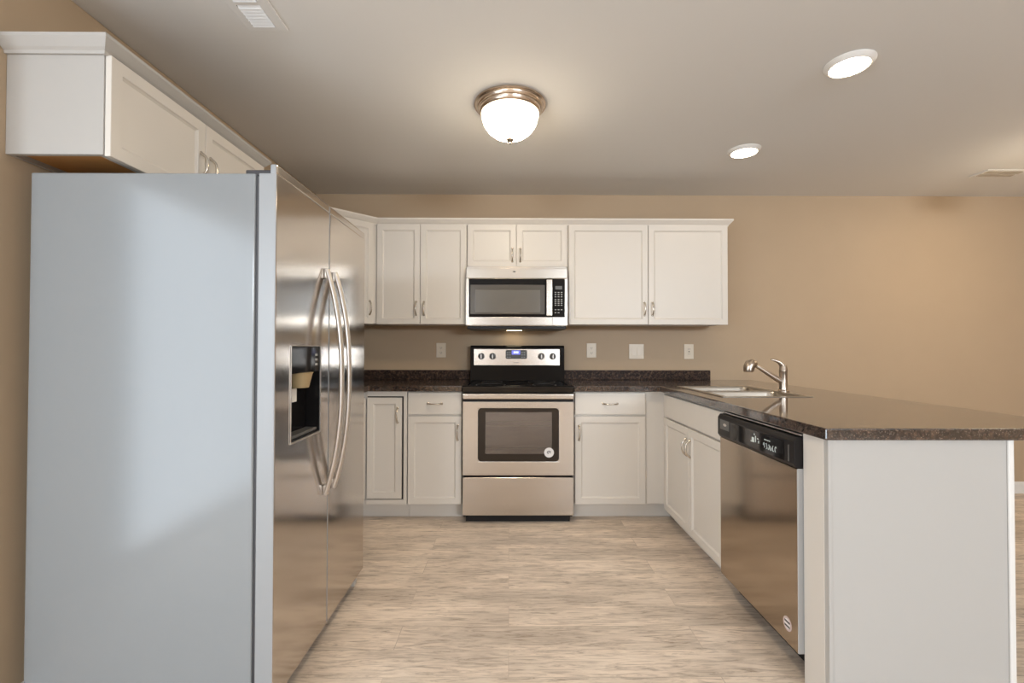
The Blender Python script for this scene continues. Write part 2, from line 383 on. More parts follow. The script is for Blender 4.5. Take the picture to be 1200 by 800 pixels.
def wall_cabinet(label, w, z0, z1, loc, rotz, doors, depth=0.305, hz=None, underside='ply', cmat='cab'):
    """doors: list of (x0, x1, handle side)"""
    t = thing('upper_cabinet', label, 'cabinet', (loc[0], loc[1], z0), rotz, local=True)
    h = z1 - z0
    bm = bmesh.new()
    bx(bm, 0, 0.016, 0, depth, 0, h, 0.001); bx(bm, w - 0.016, w, 0, depth, 0, h, 0.001)
    bx(bm, 0.016, w - 0.016, 0.019, depth, h - 0.016, h); bx(bm, 0.016, w - 0.016, depth - 0.012, depth, 0, h - 0.016)
    bx(bm, 0.016, w - 0.016, 0, 0.019, 0, 0.04); bx(bm, 0.016, w - 0.016, 0, 0.019, h - 0.05, h)
    bx(bm, w / 2 - 0.02, w / 2 + 0.02, 0, 0.019, 0.04, h - 0.05)
    obj('carcass', bm, cmat, t)
    obj('underside', box(0.017, w - 0.017, 0.02, depth - 0.013, 0.014, 0.024), underside, t, label='raw wood underside panel')
    for x0, x1, side in doors:
        d = obj('door', shaker(x0, x1, 0.002 - 0.006, h - 0.025), 'cab', t)
        hx = x1 - 0.028 if side > 0 else x0 + 0.028
        add_pull(d, hx, hz if hz else 0.115)
    return t
BT = 0.887   # top of base cabinets
def base_cabinet(label, w, loc, rotz, fronts, depth=0.587, drawer_pull=True, x_fill=0.0, split=True):
    """fronts: list of ('door', x0, x1, side) / ('drawer', x0, x1)"""
    t = thing('base_cabinet', label, 'cabinet', (loc[0], loc[1], 0), rotz, local=True)
    bm = bmesh.new(); bx(bm, 0, w, 0, depth, 0.112, BT - 0.001, 0.001)
    obj('carcass', bm, 'cab', t)
    obj('toe_kick', box(0, w, 0.072, depth - .01, 0.001, 0.111), 'cab', t)
    for f in fronts:
        if f[0] == 'door':
            d = obj('door', shaker(f[1], f[2], 0.114, 0.716), 'cab', t)
            add_pull(d, f[2] - 0.028 if f[3] > 0 else f[1] + 0.028, 0.603)
        else:
            d = obj('drawer' if drawer_pull else 'false_drawer_front', slab(f[1], f[2], 0.728, 0.878), 'cab', t)
            if drawer_pull: add_pull(d, (f[1] + f[2]) / 2, 0.802, vertical=False)
    return t

# ---------------------------------------------------------------- refrigerator
FX, FY0, FY1 = -0.745, 1.468, 2.372
FS = 1.905
fr = thing('refrigerator', 'tall stainless side-by-side refrigerator with plain grey side panel', 'refrigerator', ((FX - 1.526) / 2, (FY0 + FY1) / 2, 0))
obj('body', box(-1.526, -0.812, FY0, FY1, 0.03, 1.743, 0.006, 3), 'fridge_side', fr, label='flat grey painted cabinet side')
obj('gasket', box(-0.811, -0.803, FY0 + 0.006, FY1 - 0.006, 0.07, 1.735), 'gasket', fr)
def fridge_door(name, y0, y1, hole=None):
    us = [y0, y1]; vz = [0.060, 1.744]
    if hole: us = [y0, hole[0], hole[1], y1]; vz = [0.060, hole[2], hole[3], 1.744]
    bm = cells(us, vz, (lambda u, v: not (hole and hole[0] < u < hole[1] and hole[2] < v < hole[3])), -0.802, FX, 'x', 0.004)
    bx(bm, FX - 0.022, FX - 0.0005, y0 + 0.002, y1 - 0.002, 1.741, 1.774, 0.006, 3)      # raised front cap
    o = obj(name, bm, 'ss', fr); o.data.materials.append(M['fridge_edge'])
    for p in o.data.polygons:
        if p.normal.x < 0.5: p.material_index = 1
    return o
HY0, HY1, HZ0, HZ1 = 1.573, 1.812, 0.861, 1.190
fd = fridge_door('freezer_door', FY0, FS - 0.003, (HY0, HY1, HZ0, HZ1))
rd = fridge_door('fresh_food_door', FS + 0.003, FY1)
def bowed(y):
    bm = bmesh.new(); pts = []
    for i in range(25):
        s = -1 + i / 12; pts.append((FX + 0.008 + 0.062 * (1 - abs(s) ** 2.3), y, 1.05 + s * 0.45))
    tube(bm, pts, 0.0145, 12, flat=((1, 0, 0), 0.62))
    for z in (0.615, 1.485): bx(bm, FX + 0.0005, FX + 0.016, y - 0.012, y + 0.012, z - 0.02, z + 0.02, 0.004)
    return bm
obj('handle', bowed(1.862), 'handle', fd, True)
obj('handle', bowed(1.950), 'handle', rd, True)
# water and ice dispenser in the freezer door
dp = obj('dispenser_cavity', cells([HY0 + .001, HY0 + .006, HY1 - .006, HY1 - .001], [HZ0 + .001, HZ0 + .006, HZ1 - .095, HZ1 - .001], lambda u, v: not (HY0 + .006 < u < HY1 - .006 and HZ0 + .006 < v < HZ1 - .095), -0.795, FX + 0.002, 'x', 0.001), 'black', fd, label='black ice and water dispenser')
bm = box(-0.801, -0.796, HY0 + .002, HY1 - .002, HZ0 + .002, HZ1 - .002); obj('dispenser_back', bm, 'black', fd)
bm = cells([HY0 - .0012, HY0 - .0005, HY1 + .0005, HY1 + .007], [HZ0 - .006, HZ0 - .0005, HZ1 + .0005, HZ1 + .002], lambda u, v: not (HY0 < u < HY1 and HZ0 < v < HZ1), FX + 0.0005, FX + 0.004, 'x', 0.001)
obj('dispenser_frame', bm, 'handle', fd)
obj('dispenser_tray', prism(rrect(HY0 + .012, HY1 - .012, -.792, FX - .004, .008), HZ0 + .0065, HZ0 + .02, 'z') if False else box(-.792, FX - .004, HY0 + .012, HY1 - .012, HZ0 + .007, HZ0 + .018, .002), 'panel_grey', fd)
obj('ice_chute', lathe([(0, 0), (.030, 0), (.042, .05), (.045, .055), (0, .055)], 20, (-.765, 1.69, 1.040)), 'tan', fd, True, label='tan ice chute')
obj('dispenser_label', box(-.7945, -.7935, 1.655, 1.725, .985, 1.035), 'paper', fd, label='white paper tag')
for k in range(3): obj('control_button', box(FX + .0021, FX + .0035, 1.765, 1.785, 1.118 + k * .018, 1.126 + k * .018), 'grey_label', fd)
for y0, y1 in ((FY0 + .02, FY0 + .12), (FY1 - .12, FY1 - .02)): obj('hinge_cover', box(-0.855, -0.770, y0, y1, 1.7445, 1.762, .004), 'gasket', fr)
obj('base_grille', box(-0.85, -0.822, FY0 + .02, FY1 - .03, 0.012, 0.029, .002) if False else box(-0.811, -0.80, FY0 + .03, FY1 - .05, 0.02, 0.058, .002), 'black_matte', fr)
for y in (FY0 + .06, FY1 - .055):
    obj('foot', box(-0.80, -0.765, y - .018, y + .018, 0.001, 0.055, .004), 'foot', fr)

# cabinet over the refrigerator, faces +x
FCZ0, FCZ1 = 1.793, 2.135
fc = wall_cabinet('white two-door wall cabinet mounted above the refrigerator', 0.914, FCZ0, FCZ1, (LW + 0.306, 1.447), PI / 2,
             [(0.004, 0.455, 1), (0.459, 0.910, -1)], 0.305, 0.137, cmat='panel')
crown = [(0.0005, 2.103), (0.008, 2.103), (0.010, 2.112), (0.018, 2.119), (0.030, 2.134), (0.036, 2.141), (0.036, 2.152), (0.0005, 2.152)]
def crown_thing(label, path):
    o = obj('crown_molding', sweep(path, crown), 'cab'); o['label'] = label; o['category'] = 'molding'; return o
# (front of the doors sits 2 cm proud; the molding is fixed to the carcass)
cm = [(o, z) for o, z in crown]
cx = LW + 0.3065
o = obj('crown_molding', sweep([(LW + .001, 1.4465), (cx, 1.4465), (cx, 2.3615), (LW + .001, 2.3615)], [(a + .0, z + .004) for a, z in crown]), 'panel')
o['label'] = 'white crown molding around the top of the cabinet over the refrigerator'; o['category'] = 'molding'

# ---------------------------------------------------------------- wall cabinets on the back wall
UZ0, UZ1 = 1.365, 2.135
UF = BW - 0.001 - 0.305       # carcass front
P0 = Vector((LW + .306, BW - 0.592)); P1 = Vector((-0.998, UF))
# diagonal corner cabinet
t = thing('corner_upper_cabinet', 'white diagonal corner wall cabinet half hidden behind the refrigerator', 'cabinet', (LW + .2, BW - .2, UZ0))
obj('carcass', prism([(LW + .001, P0.y), (P0.x, P0.y), (P1.x, P1.y), (P1.x, BW - .001), (LW + .001, BW - .001)], UZ0, UZ1, 'z', 0.001), 'cab', t)
dv = (P1 - P0); L = dv.length; ang = math.atan2(dv.y, dv.x)
def diag(bm):
    bmesh.ops.transform(bm, matrix=Matrix.Translation((P0.x, P0.y, UZ0)) @ Matrix.Rotation(ang, 4, 'Z'), verts=bm.verts); return bm
d = obj('door', diag(shaker(0.035, L - 0.040, -.004, UZ1 - UZ0 - .025)), 'cab', t)
obj('handle', diag(pull(L - 0.068, 0.115, -0.0205)), 'nickel', d, True)
a0 = wall_cabinet('white two-door wall cabinet left of the microwave, next to the corner cabinet', 0.676, UZ0, UZ1, (-0.996, UF), 0,
             [(0.003, 0.3265, 1), (0.3295, 0.673, -1)])
a1 = wall_cabinet('short white two-door wall cabinet directly above the microwave', 0.757, 1.797, UZ1, (-0.318, UF), 0,
             [(0.004, 0.3685, 1), (0.3725, 0.753, -1)], hz=0.085)
a2 = wall_cabinet('wide white two-door wall cabinet right of the microwave, at the end of the row', 1.206, UZ0, UZ1, (0.441, UF), 0,
             [(0.006, 0.602, 1), (0.606, 1.203, -1)])
o = obj('crown_molding', sweep([(LW + .001, P0.y - .0005), (P0.x, P0.y - .0005), (P1.x, UF - .0005), (1.6475, UF - .0005), (1.6475, BW - .001)], [(a + .0, z + .004) for a, z in crown]), 'cab')
o['label'] = 'long white crown molding along the top of the back wall cabinets'; o['category'] = 'molding'

# ---------------------------------------------------------------- microwave
MF = 3.369
mw = thing('microwave', 'stainless over-the-range microwave with black glass door under the short cabinet', 'microwave', (0.054, BW - .2, 1.33))
obj('body', box(-0.316, 0.426, MF + .035, BW - .001, 1.345, 1.790, .003), 'ss_mw', mw)
obj('base', box(-0.310, 0.420, MF + .02, BW - .002, 1.324, 1.3445, .004), 'black_matte', mw, label='black vented underside')
obj('top_panel', box(-0.318, 0.428, MF, MF + .034, 1.695, 1.772, .004), 'ss_mw', mw)
md = obj('door', cells([-0.318, -0.297, 0.302, 0.303, 0.316], [1.352, 1.411, 1.692, 1.694], lambda u, v: not (u > -.297 and u < .316 and 1.411 < v < 1.692), MF, MF + .034, 'y', .002), 'ss_mw', mw)
obj('door_glass', box(-0.2965, 0.3155, MF + .002, MF + .02, 1.4115, 1.6915, .002), 'black', md)
obj('window_bezel', cells([-0.286, -0.250, 0.228, 0.262], [1.432, 1.444, 1.612, 1.648], lambda u, v: not (-.25 < u < .228 and 1.444 < v < 1.612), MF + .0005, MF + .004, 'y', .0015), 'mw_bezel', md)
obj('window', box(-0.2495, 0.2275, MF + .0008, MF + .003, 1.4445, 1.6115), 'mw_window', md)
bm = bmesh.new(); bx(bm, 0.270, 0.313, MF - .038, MF - .022, 1.417, 1.684, .006, 3)
for z in (1.44, 1.66): bx(bm, 0.282, 0.301, MF - .0225, MF + .0015, z - .012, z + .012)
obj('handle', bm, 'ss_mw', md)
cp = obj('control_panel', cells([0.318, 0.408, 0.428], [1.352, 1.411, 1.692, 1.694], lambda u, v: not (u < .408 and 1.411 < v < 1.692), MF, MF + .034, 'y', .002), 'ss_mw', mw)
obj('control_glass', box(0.3175, 0.4075, MF + .002, MF + .02, 1.4115, 1.6915, .002), 'black', cp)
obj('display', box(0.338, 0.388, MF + .0005, MF + .0018, 1.615, 1.640), 'panel_grey', cp)
bm = bmesh.new()
for r, z in enumerate((1.593, 1.577, 1.561, 1.541, 1.527, 1.513, 1.499, 1.466, 1.444)):
    for c_ in range(3):
        if r == 8 and c_ == 2: continue
        x = 0.340 + c_ * 0.022; obj('key', box(x - .006, x + .006, MF + .0008, MF + .0018, z - .003, z + .003), 'grey_label', cp)
bm = lathe([(0, 0), (.011, 0), (.011, -.001), (0, -.001)], 18, (0, 0, 0), 'y')
for v in bm.verts: v.co = Vector((v.co.x + .036, v.co.y + MF - .0005, v.co.z * .45 + 1.745))
obj('badge', bm, 'panel_grey', mw)
obj('cooktop_lamp', box(-0.02, 0.10, MF + .27, MF + .32, 1.3225, 1.3238), 'mw_lamp', mw)

# ---------------------------------------------------------------- range
RX0, RX1, RF = -0.314, 0.437, 3.109
rg = thing('range', 'freestanding stainless electric range with black glass cooktop and round dials', 'stove', (0.0615, 3.42, 0))
obj('body', box(RX0 + .003, RX1 - .003, RF + .045, BW - .03, 0.035, 0.880, .003), 'black_matte', rg)
obj('toe_base', box(RX0 + .02, RX1 - .02, RF + .05, BW - .06, 0.001, 0.034), 'black_matte', rg)
ct = obj('cooktop', box(RX0 - .004, RX1 + .004, RF + .008, BW - .075, 0.881, 0.924, .006, 3), 'glass_black', rg, label='black ceramic glass cooktop')
bm = cells([RX0 - .003, RX0 + .03, RX1 - .03, RX1 + .003], [RF + .009, RF + .035, BW - .12, BW - .08], lambda u, v: not (RX0 + .03 < u < RX1 - .03 and RF + .035 < v < BW - .12), 0.9243, 0.930, 'z', .002)
obj('cooktop_rim', bm, 'black', ct)
for x, y, r in ((-.13, 3.26, .105), (.25, 3.26, .085), (-.13, 3.53, .08), (.25, 3.53, .105)):
    obj('burner_ring', lathe([(r, .9243), (r, .9247), (r - .004, .9247), (r - .004, .9243), (r, .9243)], 40, (x, y, 0)), 'panel_grey', ct)
# backguard
bg = obj('backguard', prism([(BW - .030, .9245), (BW - .105, .9245), (BW - .100, 1.02), (BW - .094, 1.190), (BW - .082, 1.204), (BW - .030, 1.204)], RX0 + .004, RX1 + .004, 'x', .004), 'black', rg)
obj('control_panel', prism([(BW - .097, 1.044), (BW - .104, 1.046), (BW - .099, 1.176), (BW - .093, 1.178)], -0.282, 0.404, 'x', .0015), 'ss_h', bg)
PX = lambda z: BW - .104 + (z - 1.046) * 0.0385
for x in (-.222, -.132, .256, .348):
    k = obj('knob', lathe([(0, -.030), (.018, -.030), (.021, -.024), (.023, -.002), (.026, 0), (0, 0)], 24, (x, PX(1.118) - .0008, 1.118), 'y'), 'panel_grey', bg, True)
    obj('pointer', box(x - .004, x + .004, PX(1.118) - .037, PX(1.118) - .0308, 1.100, 1.136, .002), 'handle', k)
ds = obj('clock_panel', prism(rrect(-.028, .142, 1.098, 1.168, .012), PX(1.13) - .0055, PX(1.13) - .0022, 'y'), 'panel_grey', bg)
obj('display', box(.020, .088, PX(1.14) - .0075, PX(1.14) - .0062, 1.132, 1.165), 'blue_screen', ds)
bm = bmesh.new()
for k in range(4):
    x = .036 + k * .010; bx(bm, x, x + .006, PX(1.14) - .009, PX(1.14) - .0078, 1.143, 1.157)
obj('clock_digits', bm, 'digits', ds)
bm = bmesh.new()
for sx in (-1, 1):
    for r in range(3):
        for c_ in range(2): x = .054 + sx * (.048 + c_ * .019); obj('button', box(x - .006, x + .006, PX(1.13) - .0068, PX(1.13) - .0057, 1.108 + r * .018, 1.114 + r * .018), 'grey_label', ds)
bm = bmesh.new()
for k in range(5): bx(bm, .038 + k * .008, .043 + k * .008, PX(1.07) - .0016, PX(1.07) - .0004, 1.066, 1.070)
obj('maker_mark', bm, 'panel_grey', bg)
# door
od = obj('oven_door', cells([RX0, -.210, .337, RX1], [.326, .420, .778, .822], lambda u, v: not (-.21 < u < .337 and .42 < v < .778), RF, RF + .042, 'y', .003), 'ss_h', rg)
fr_pts_hole = None
bm = prism(rrect(-.2095, .3365, .4205, .7775, .02), RF + .001, RF + .02, 'y')
bm.free()
obj('oven_glass', cells([-.2095, -.160, .290, .3365], [.4205, .470, .752, .7775], lambda u, v: not (-.16 < u < .29 and .47 < v < .752), RF + .0015, RF + .010, 'y', .001), 'oven_glass', od, label='dark brown tinted glass surround')
obj('inner_pane', box(-.1595, .2895, RF + .004, RF + .008, .4705, .7515), 'oven_pane', od)
obj('oven_lining', box(-.205, .332, RF + .036, RF + .041, .425, .773), 'cavity', od)
bm = bmesh.new()
for z in (.500, .512, .655, .684): tube(bm, [(-.158, RF + .024, z), (.288, RF + .024, z)], .0022, 6)
for k in range(15): x = -.150 + k * .0305; tube(bm, [(x, RF + .020, .512), (x, RF + .034, .512)], .0015, 6); tube(bm, [(x, RF + .020, .684), (x, RF + .034, .684)], .0015, 6)
obj('oven_rack', bm, 'rack', od)
# rounded steel corners of the window
for (cx_, cz_, a0_) in ((-.2095, .4205, 0), (.3365, .4205, 1), (.3365, .7775, 2), (-.2095, .7775, 3)):
    sx = 1 if a0_ in (0, 3) else -1; sz = 1 if a0_ in (0, 1) else -1; r = .022
    pts = [(cx_, cz_)] + [(cx_ + sx * (r - r * math.sin(t_)), cz_ + sz * (r - r * math.cos(t_))) for t_ in [i * PI / 2 / 6 for i in range(7)]]
    obj('window_corner', prism(pts, RF + .0002, RF + .0014, 'y'), 'ss_h', od)
bm = bmesh.new(); bx(bm, RX0 + .002, RX1 - .002, RF - .034, RF - .012, .842, .879, .009, 4)
for x in (RX0 + .03, RX1 - .03): bx(bm, x - .012, x + .012, RF - .0125, RF + .013, .848, .872, .002)
obj('handle', bm, 'ss_h', od, label='full-width stainless door handle')
obj('vent_trim', box(RX0 + .002, RX1 - .002, RF + .012, RF + .044, .824, .8805, .002), 'black_matte', rg)
st = obj('sticker', lathe([(0, 0), (.033, 0), (.033, -.0006), (0, -.0006)], 28, (.270, RF + .001, .480), 'y'), 'sticker', od, label='round white sticker')
bm = bmesh.new()
tube(bm, [(.270 + .013 * math.cos(a), RF - .0002, .482 + .009 * math.sin(a)) for a in [0.3 + i * .45 for i in range(10)]], .0022, 6)
tube(bm, [(.262, RF - .0002, .474), (.272, RF - .0002, .484), (.282, RF - .0002, .476)], .002, 6)
obj('sticker_mark', bm, 'sticker_ink', od)
obj('storage_drawer', box(RX0 + .001, RX1 - .001, RF + .002, RF + .042, .057, .312, .005, 3), 'ss_h', rg)

# ---------------------------------------------------------------- base cabinets
BF = 3.182           # carcass front on the back wall
D_ = BW - .001 - BF
# corner cabinet with a two-leaf door (L shaped)
t = thing('corner_base_cabinet', 'white corner base cabinet with inset door beside the refrigerator', 'cabinet', (LW + .3, BW - .3, 0))
CXF = LW + .587
bm = cells([LW + .001, CXF, -.699], [2.88, BF, BW - .001], lambda u, v: not (u > CXF and v < BF), .112, BT - .001, 'z', .001)
obj('carcass', bm, 'cab', t)
obj('toe_kick', cells([LW + .001, CXF - .072, -.699], [2.88, BF + .072, BW - .001], lambda u, v: not (u > CXF - .072 and v < BF + .072), .001, .111, 'z'), 'cab', t)
def at(bm, x, y, r): bmesh.ops.transform(bm, matrix=Matrix.Translation((x, y, 0)) @ Matrix.Rotation(r, 4, 'Z'), verts=bm.verts); return bm
obj('gap_shade_sheet', box(CXF + .024, -.727, BF - .0035, BF - .0005, .146, .852), 'dark', t)  # thin black sheet standing for the shade in the gap around the door
d = obj('door', at(shaker(CXF + .026, -.735, .153, .843, y=-.004), 0, BF, 0), 'cab', t)
obj('handle', at(pull(-.763, .722, -.0235), 0, BF, 0), 'nickel', d, True)
d2 = obj('door', at(shaker(.02, .276, .153, .843), CXF, 2.88, PI / 2), 'cab', t)
bm = cells([CXF + .022, -.727 + .0, -.722 + .0, -.700], [.113, .146, .852, BT - .002], lambda u, v: (u > -.722) or v < .146 or v > .852, BF - .018, BF - .0005, 'y', .001)
obj('face_frame', bm, 'cab', t)
base_cabinet('white base cabinet with drawer and door standing between the refrigerator and the corner cabinet', .46, (CXF, 2.415), PI / 2, [('drawer', .004, .456), ('door', .004, .456, 1)], .585)
base_cabinet('narrow white base cabinet with one drawer and one door left of the range', .374, (-.697, BF), 0, [('drawer', .004, .372), ('door', .004, .372, 1)], D_)
t = base_cabinet('white base cabinet with one drawer and one door right of the range', .496, (.446, BF), 0, [('drawer', .007, .492), ('door', .007, .492, -1)], D_)
PXF = 1.069           # peninsula carcass front (faces -x)
obj('corner_filler', box(.4965, PXF - .446 + .02, -.002, .017, .112, BT - .001, .001), 'cab', t)
obj('corner_toe_kick', box(.4965, PXF - .446 + .07, .072, .090, .001, .111), 'cab', t)
# sink base: open carcass of panels so that the bowl hangs inside it
SY0, SY1 = 2.250, 3.120
t = thing('sink_base_cabinet', 'white sink base cabinet with two doors under the sink in the peninsula', 'cabinet', (PXF, SY1, 0), -PI / 2, local=True)
w = SY1 - SY0
bm = bmesh.new()
bx(bm, 0, .016, 0, .57, .112, BT - .001); bx(bm, w - .016, w, 0, .57, .112, BT - .001); bx(bm, .016, w - .016, .556, .57, .112, BT - .001)
bx(bm, .016, w - .016, 0, .556, .112, .13); bx(bm, .016, w - .016, 0, .018, .13, .16); bx(bm, .016, w - .016, 0, .018, .70, BT - .001); bx(bm, w / 2 - .02, w / 2 + .02, 0, .018, .16, .70)
bx(bm, -.060, 0, 0, .018, .112, BT - .001)
obj('carcass', bm, 'cab', t)
obj('toe_kick', box(-.06, w, .072, .56, .001, .111), 'cab', t)
obj('false_drawer_front', slab(.006, w - .004, .728, .872), 'cab', t)
for x0, x1, s in ((.006, .428, 1), (.432, w - .004, -1)):
    d = obj('door', shaker(x0, x1, .100, .716), 'cab', t); add_pull(d, x1 - .026 if s > 0 else x0 + .026, .603)

# ---------------------------------------------------------------- dishwasher (faces -x)
DY0, DY1, DX = 1.640, 2.246, 1.030
dw = thing('dishwasher', 'stainless dishwasher with black control strip set in the peninsula', 'dishwasher', (1.3, (DY0 + DY1) / 2, 0))
obj('tub', box(DX + .045, 1.62, DY0 + .006, DY1 - .004, .09, .862, .003), 'gasket', dw)
obj('toe_panel', box(PXF + .05, 1.60, DY0 + .006, DY1 - .004, .002, .089), 'black_matte', dw)
dd = obj('door', box(DX, DX + .043, DY0 + .003, DY1 - .003, .098, .756, .004, 3), 'ss_dark', dw)
dd.data.materials.append(M['grey_label'])
for p in dd.data.polygons:
    if p.normal.y < -0.7: p.material_index = 1
prof = [(DX + .042, .758), (DX - .002, .758), (DX - .012, .772), (DX - .012, .852), (DX - .002, .868), (DX + .042, .870)]
cs = obj('control_panel', prism([(x, z) for x, z in prof], DY0 + .003, DY1 - .003, 'y', .003), 'black_matte', dw)
FXc = DX - .0122
obj('badge', box(FXc - .0012, FXc, 2.125, 2.215, .800, .845, .0004), 'panel_grey', cs)
bm = lathe([(0, 0), (.016, 0), (.016, -.001), (0, -.001)], 18, (0, 0, 0), 'x')
for v in bm.verts: v.co = Vector((FXc - .0013 + v.co.x, 2.165 + v.co.y, .824 + v.co.z * .4))
obj('emblem', bm, 'handle', cs)
obj('touch_strip', box(FXc - .001, FXc, 1.70, 2.115, .772, .845, .0004), 'glass_black', cs)
bm = bmesh.new()
for k, (y, z, a, b) in enumerate(((1.915, .806, .018, .020), (1.895, .812, .006, .026), (1.905, .830, .006, .006), (1.878, .816, .010, .004), (1.872, .804, .006, .010), (1.930, .798, .006, .006))):
    obj('icon', box(FXc - .0018, FXc - .0011, y - a / 2, y + a / 2, z - b / 2, z + b / 2), 'white_print', cs)
for k in range(6):
    y = 1.832 - k * .016
    bm = bmesh.new(); tube(bm, [(FXc - .0015, y + .005 * math.cos(a), .800 + .011 * math.sin(a)) for a in [i * PI / 4 + k for i in range(6)]], .0012, 5); obj('icon', bm, 'white_print', cs)
for k in range(4): obj('icon', box(FXc - .0018, FXc - .0011, 1.79 + k * .011, 1.797 + k * .011, .822, .826), 'white_print', cs)
obj('latch', box(FXc - .003, FXc + .001, 1.668, 1.674, .776, .836, .001), 'panel_grey', cs)
obj('mounting_strip', box(DX + .012, DX + .044, DY0 + .003, DY1 - .003, .8735, .8785), 'handle', dw)
s = obj('sticker', lathe([(0, 0), (.026, 0), (.026, -.0006), (0, -.0006)], 28, (DX - .0002, 1.706, .170), 'x'), 'sticker_pink', dd, label='round pale sticker')
bm = bmesh.new(); bx(bm, DX - .0016, DX - .001, 1.690, 1.722, .174, .181); bx(bm, DX - .0016, DX - .001, 1.690, 1.722, .158, .165)
obj('sticker_mark', bm, 'sticker_ink', dd)
s2 = obj('sticker_disc', lathe([(0, 0), (.018, 0), (.018, -.0004), (0, -.0004)], 24, (DX - .0009, 1.706, .170), 'x'), 'sticker', dd)

# ---------------------------------------------------------------- peninsula end and back panels
PY = 1.514
t = thing('peninsula_end_panel', 'white end and back panelling closing the peninsula beside the dishwasher', 'panel', (1.36, PY, 0))
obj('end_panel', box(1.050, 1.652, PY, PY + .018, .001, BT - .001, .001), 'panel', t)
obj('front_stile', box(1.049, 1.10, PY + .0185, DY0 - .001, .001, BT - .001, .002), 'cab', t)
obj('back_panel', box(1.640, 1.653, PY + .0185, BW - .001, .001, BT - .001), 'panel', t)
obj('corner_trim', box(1.643, 1.662, PY - .007, PY - .0003, .001, BT - .001, .003), 'trim', t)
obj('edge_trim', box(1.050, 1.062, PY - .003, PY - .0003, .001, BT - .001, .0012), 'panel', t)

# ---------------------------------------------------------------- countertops
KZ0, KZ1 = BT, .926
CE = BF - .045         # front edge on the back wall  (3.137)
t = thing('countertop', 'dark speckled countertop corner with backsplash left of the range', 'countertop', (LW + .5, BW - .3, KZ0))
CLX = CXF + .045
obj('slab', cells([LW + .001, CLX, RX0 - .006], [2.40, CE, BW - .001], lambda u, v: not (u > CLX and v < CE), KZ0, KZ1, 'z', .005), 'granite', t)
bm = box(LW + .022, RX0 - .006, BW - .021, BW - .001, KZ1 + .0003, 1.004, .003); bx(bm, LW + .001, LW + .021, 2.41, BW - .001, KZ1 + .0003, 1.004, .003)
obj('backsplash', bm, 'granite_edge', t)
CPX, CPX1, CPY = 1.030, 1.986, 1.492
SX0, SX1, SYa, SYb = 1.150, 1.598, 2.450, 3.090
t = thing('countertop', 'dark speckled peninsula countertop with bar overhang and sink, right of the range', 'countertop', (1.5, 2.5, KZ0))
def keep(u, v):
    if SX0 < u < SX1 and SYa < v < SYb: return False
    if u < CPX and v < CE: return False
    return True
ch = .035
bm = cells([RX1 + .006, CPX, SX0, SX1, CPX1], [CPY, SYa, SYb, CE, BW - .001], keep, KZ0, KZ1, 'z', 0)
ce = [e for e in bm.edges if all(abs(v.co.x - CPX) < 1e-5 and abs(v.co.y - CPY) < 1e-5 for v in e.verts)]
bmesh.ops.bevel(bm, geom=ce, offset=.007, segments=3, affect='EDGES', profile=.5)
bevel_sharp(bm, .005, 2, 0.9)
obj('slab', bm, 'granite', t)
obj('backsplash', box(RX1 + .006, 1.644, BW - .021, BW - .001, KZ1 + .0003, 1.004, .003), 'granite_edge', t)

# sink: two bowls hanging under the cut-out
t = thing('sink', 'stainless double bowl sink set into the peninsula countertop', 'sink', ((SX0 + SX1) / 2, (SYa + SYb) / 2, .70))
def bowl(x0, x1, y0, y1, z0, z1, r=.05, th=.0015):
    bm = bmesh.new(); rings = []
    for ins, z, rr in ((-.008, z1, r), (0, z1, r), (0.004, z1 - .01, r), (.010, z0 + .03, r), (.025, z0 + .006, r), (.06, z0, r * .7)):
        rings.append([bm.verts.new((x, y, z)) for x, y in rrect(x0 + ins, x1 - ins, y0 + ins, y1 - ins, rr, 6)])
    for a, b in zip(rings, rings[1:]):
        n = len(a)
        for k in range(n): bm.faces.new([a[k], a[(k + 1) % n], b[(k + 1) % n], b[k]])
    bm.faces.new(rings[-1])
    bmesh.ops.recalc_face_normals(bm, faces=bm.faces)
    for f in bm.faces: f.normal_flip()
    return bm
ym = (SYa + SYb) / 2
g = .012
obj('rim', cells([SX0 - .018, SX0 + g, SX1 - g, SX1 + .018], [SYa - .018, SYa + g, ym - g, ym + g, SYb - g, SYb + .018],
    lambda u, v: not (SX0 + g < u < SX1 - g and (SYa + g < v < ym - g or ym + g < v < SYb - g)), KZ1 + .0004, KZ1 + .0032, 'z', .001), 'sink', t)
for y0, y1 in ((SYa + g, ym - g), (ym + g, SYb - g)):
    b = obj('bowl', bowl(SX0 + g, SX1 - g, y0, y1, .745, KZ1 + .0003), 'sink', t, True)
    obj('drain', lathe([(0, .002), (.018, .002), (.034, .0045), (.042, .003), (.043, 0), (0, 0)], 24, ((SX0 + SX1) / 2 + .02, (y0 + y1) / 2, .7452)), 'handle', b, True)

# ---------------------------------------------------------------- faucet
fx, fy = 1.650, 2.76
t = thing('faucet', 'brushed nickel pull-out kitchen faucet standing behind the sink', 'faucet', (fx, fy, KZ1))
z0 = KZ1 + .0004
obj('body', lathe([(0, 0), (.030, 0), (.030, .006), (.024, .012), (.0225, .03), (.022, .120), (.0235, .123), (.0235, .128), (.022, .131), (.021, .148), (.017, .160), (.008, .167), (0, .168)], 28, (fx, fy, z0)), 'faucet', t, True)
bm = bmesh.new()
pts = [(fx + .004, fy, z0 + .135), (fx - .004, fy, z0 + .157), (fx - .018, fy, z0 + .172), (fx - .035, fy, z0 + .182), (fx - .056, fy, z0 + .189), (fx - .072, fy, z0 + .191)]
tube(bm, pts, [.019, .018, .0145, .011, .009, .006], 12, flat=((0, 0, 1), .8))
obj('lever_handle', bm, 'faucet', t, True)
bm = bmesh.new()
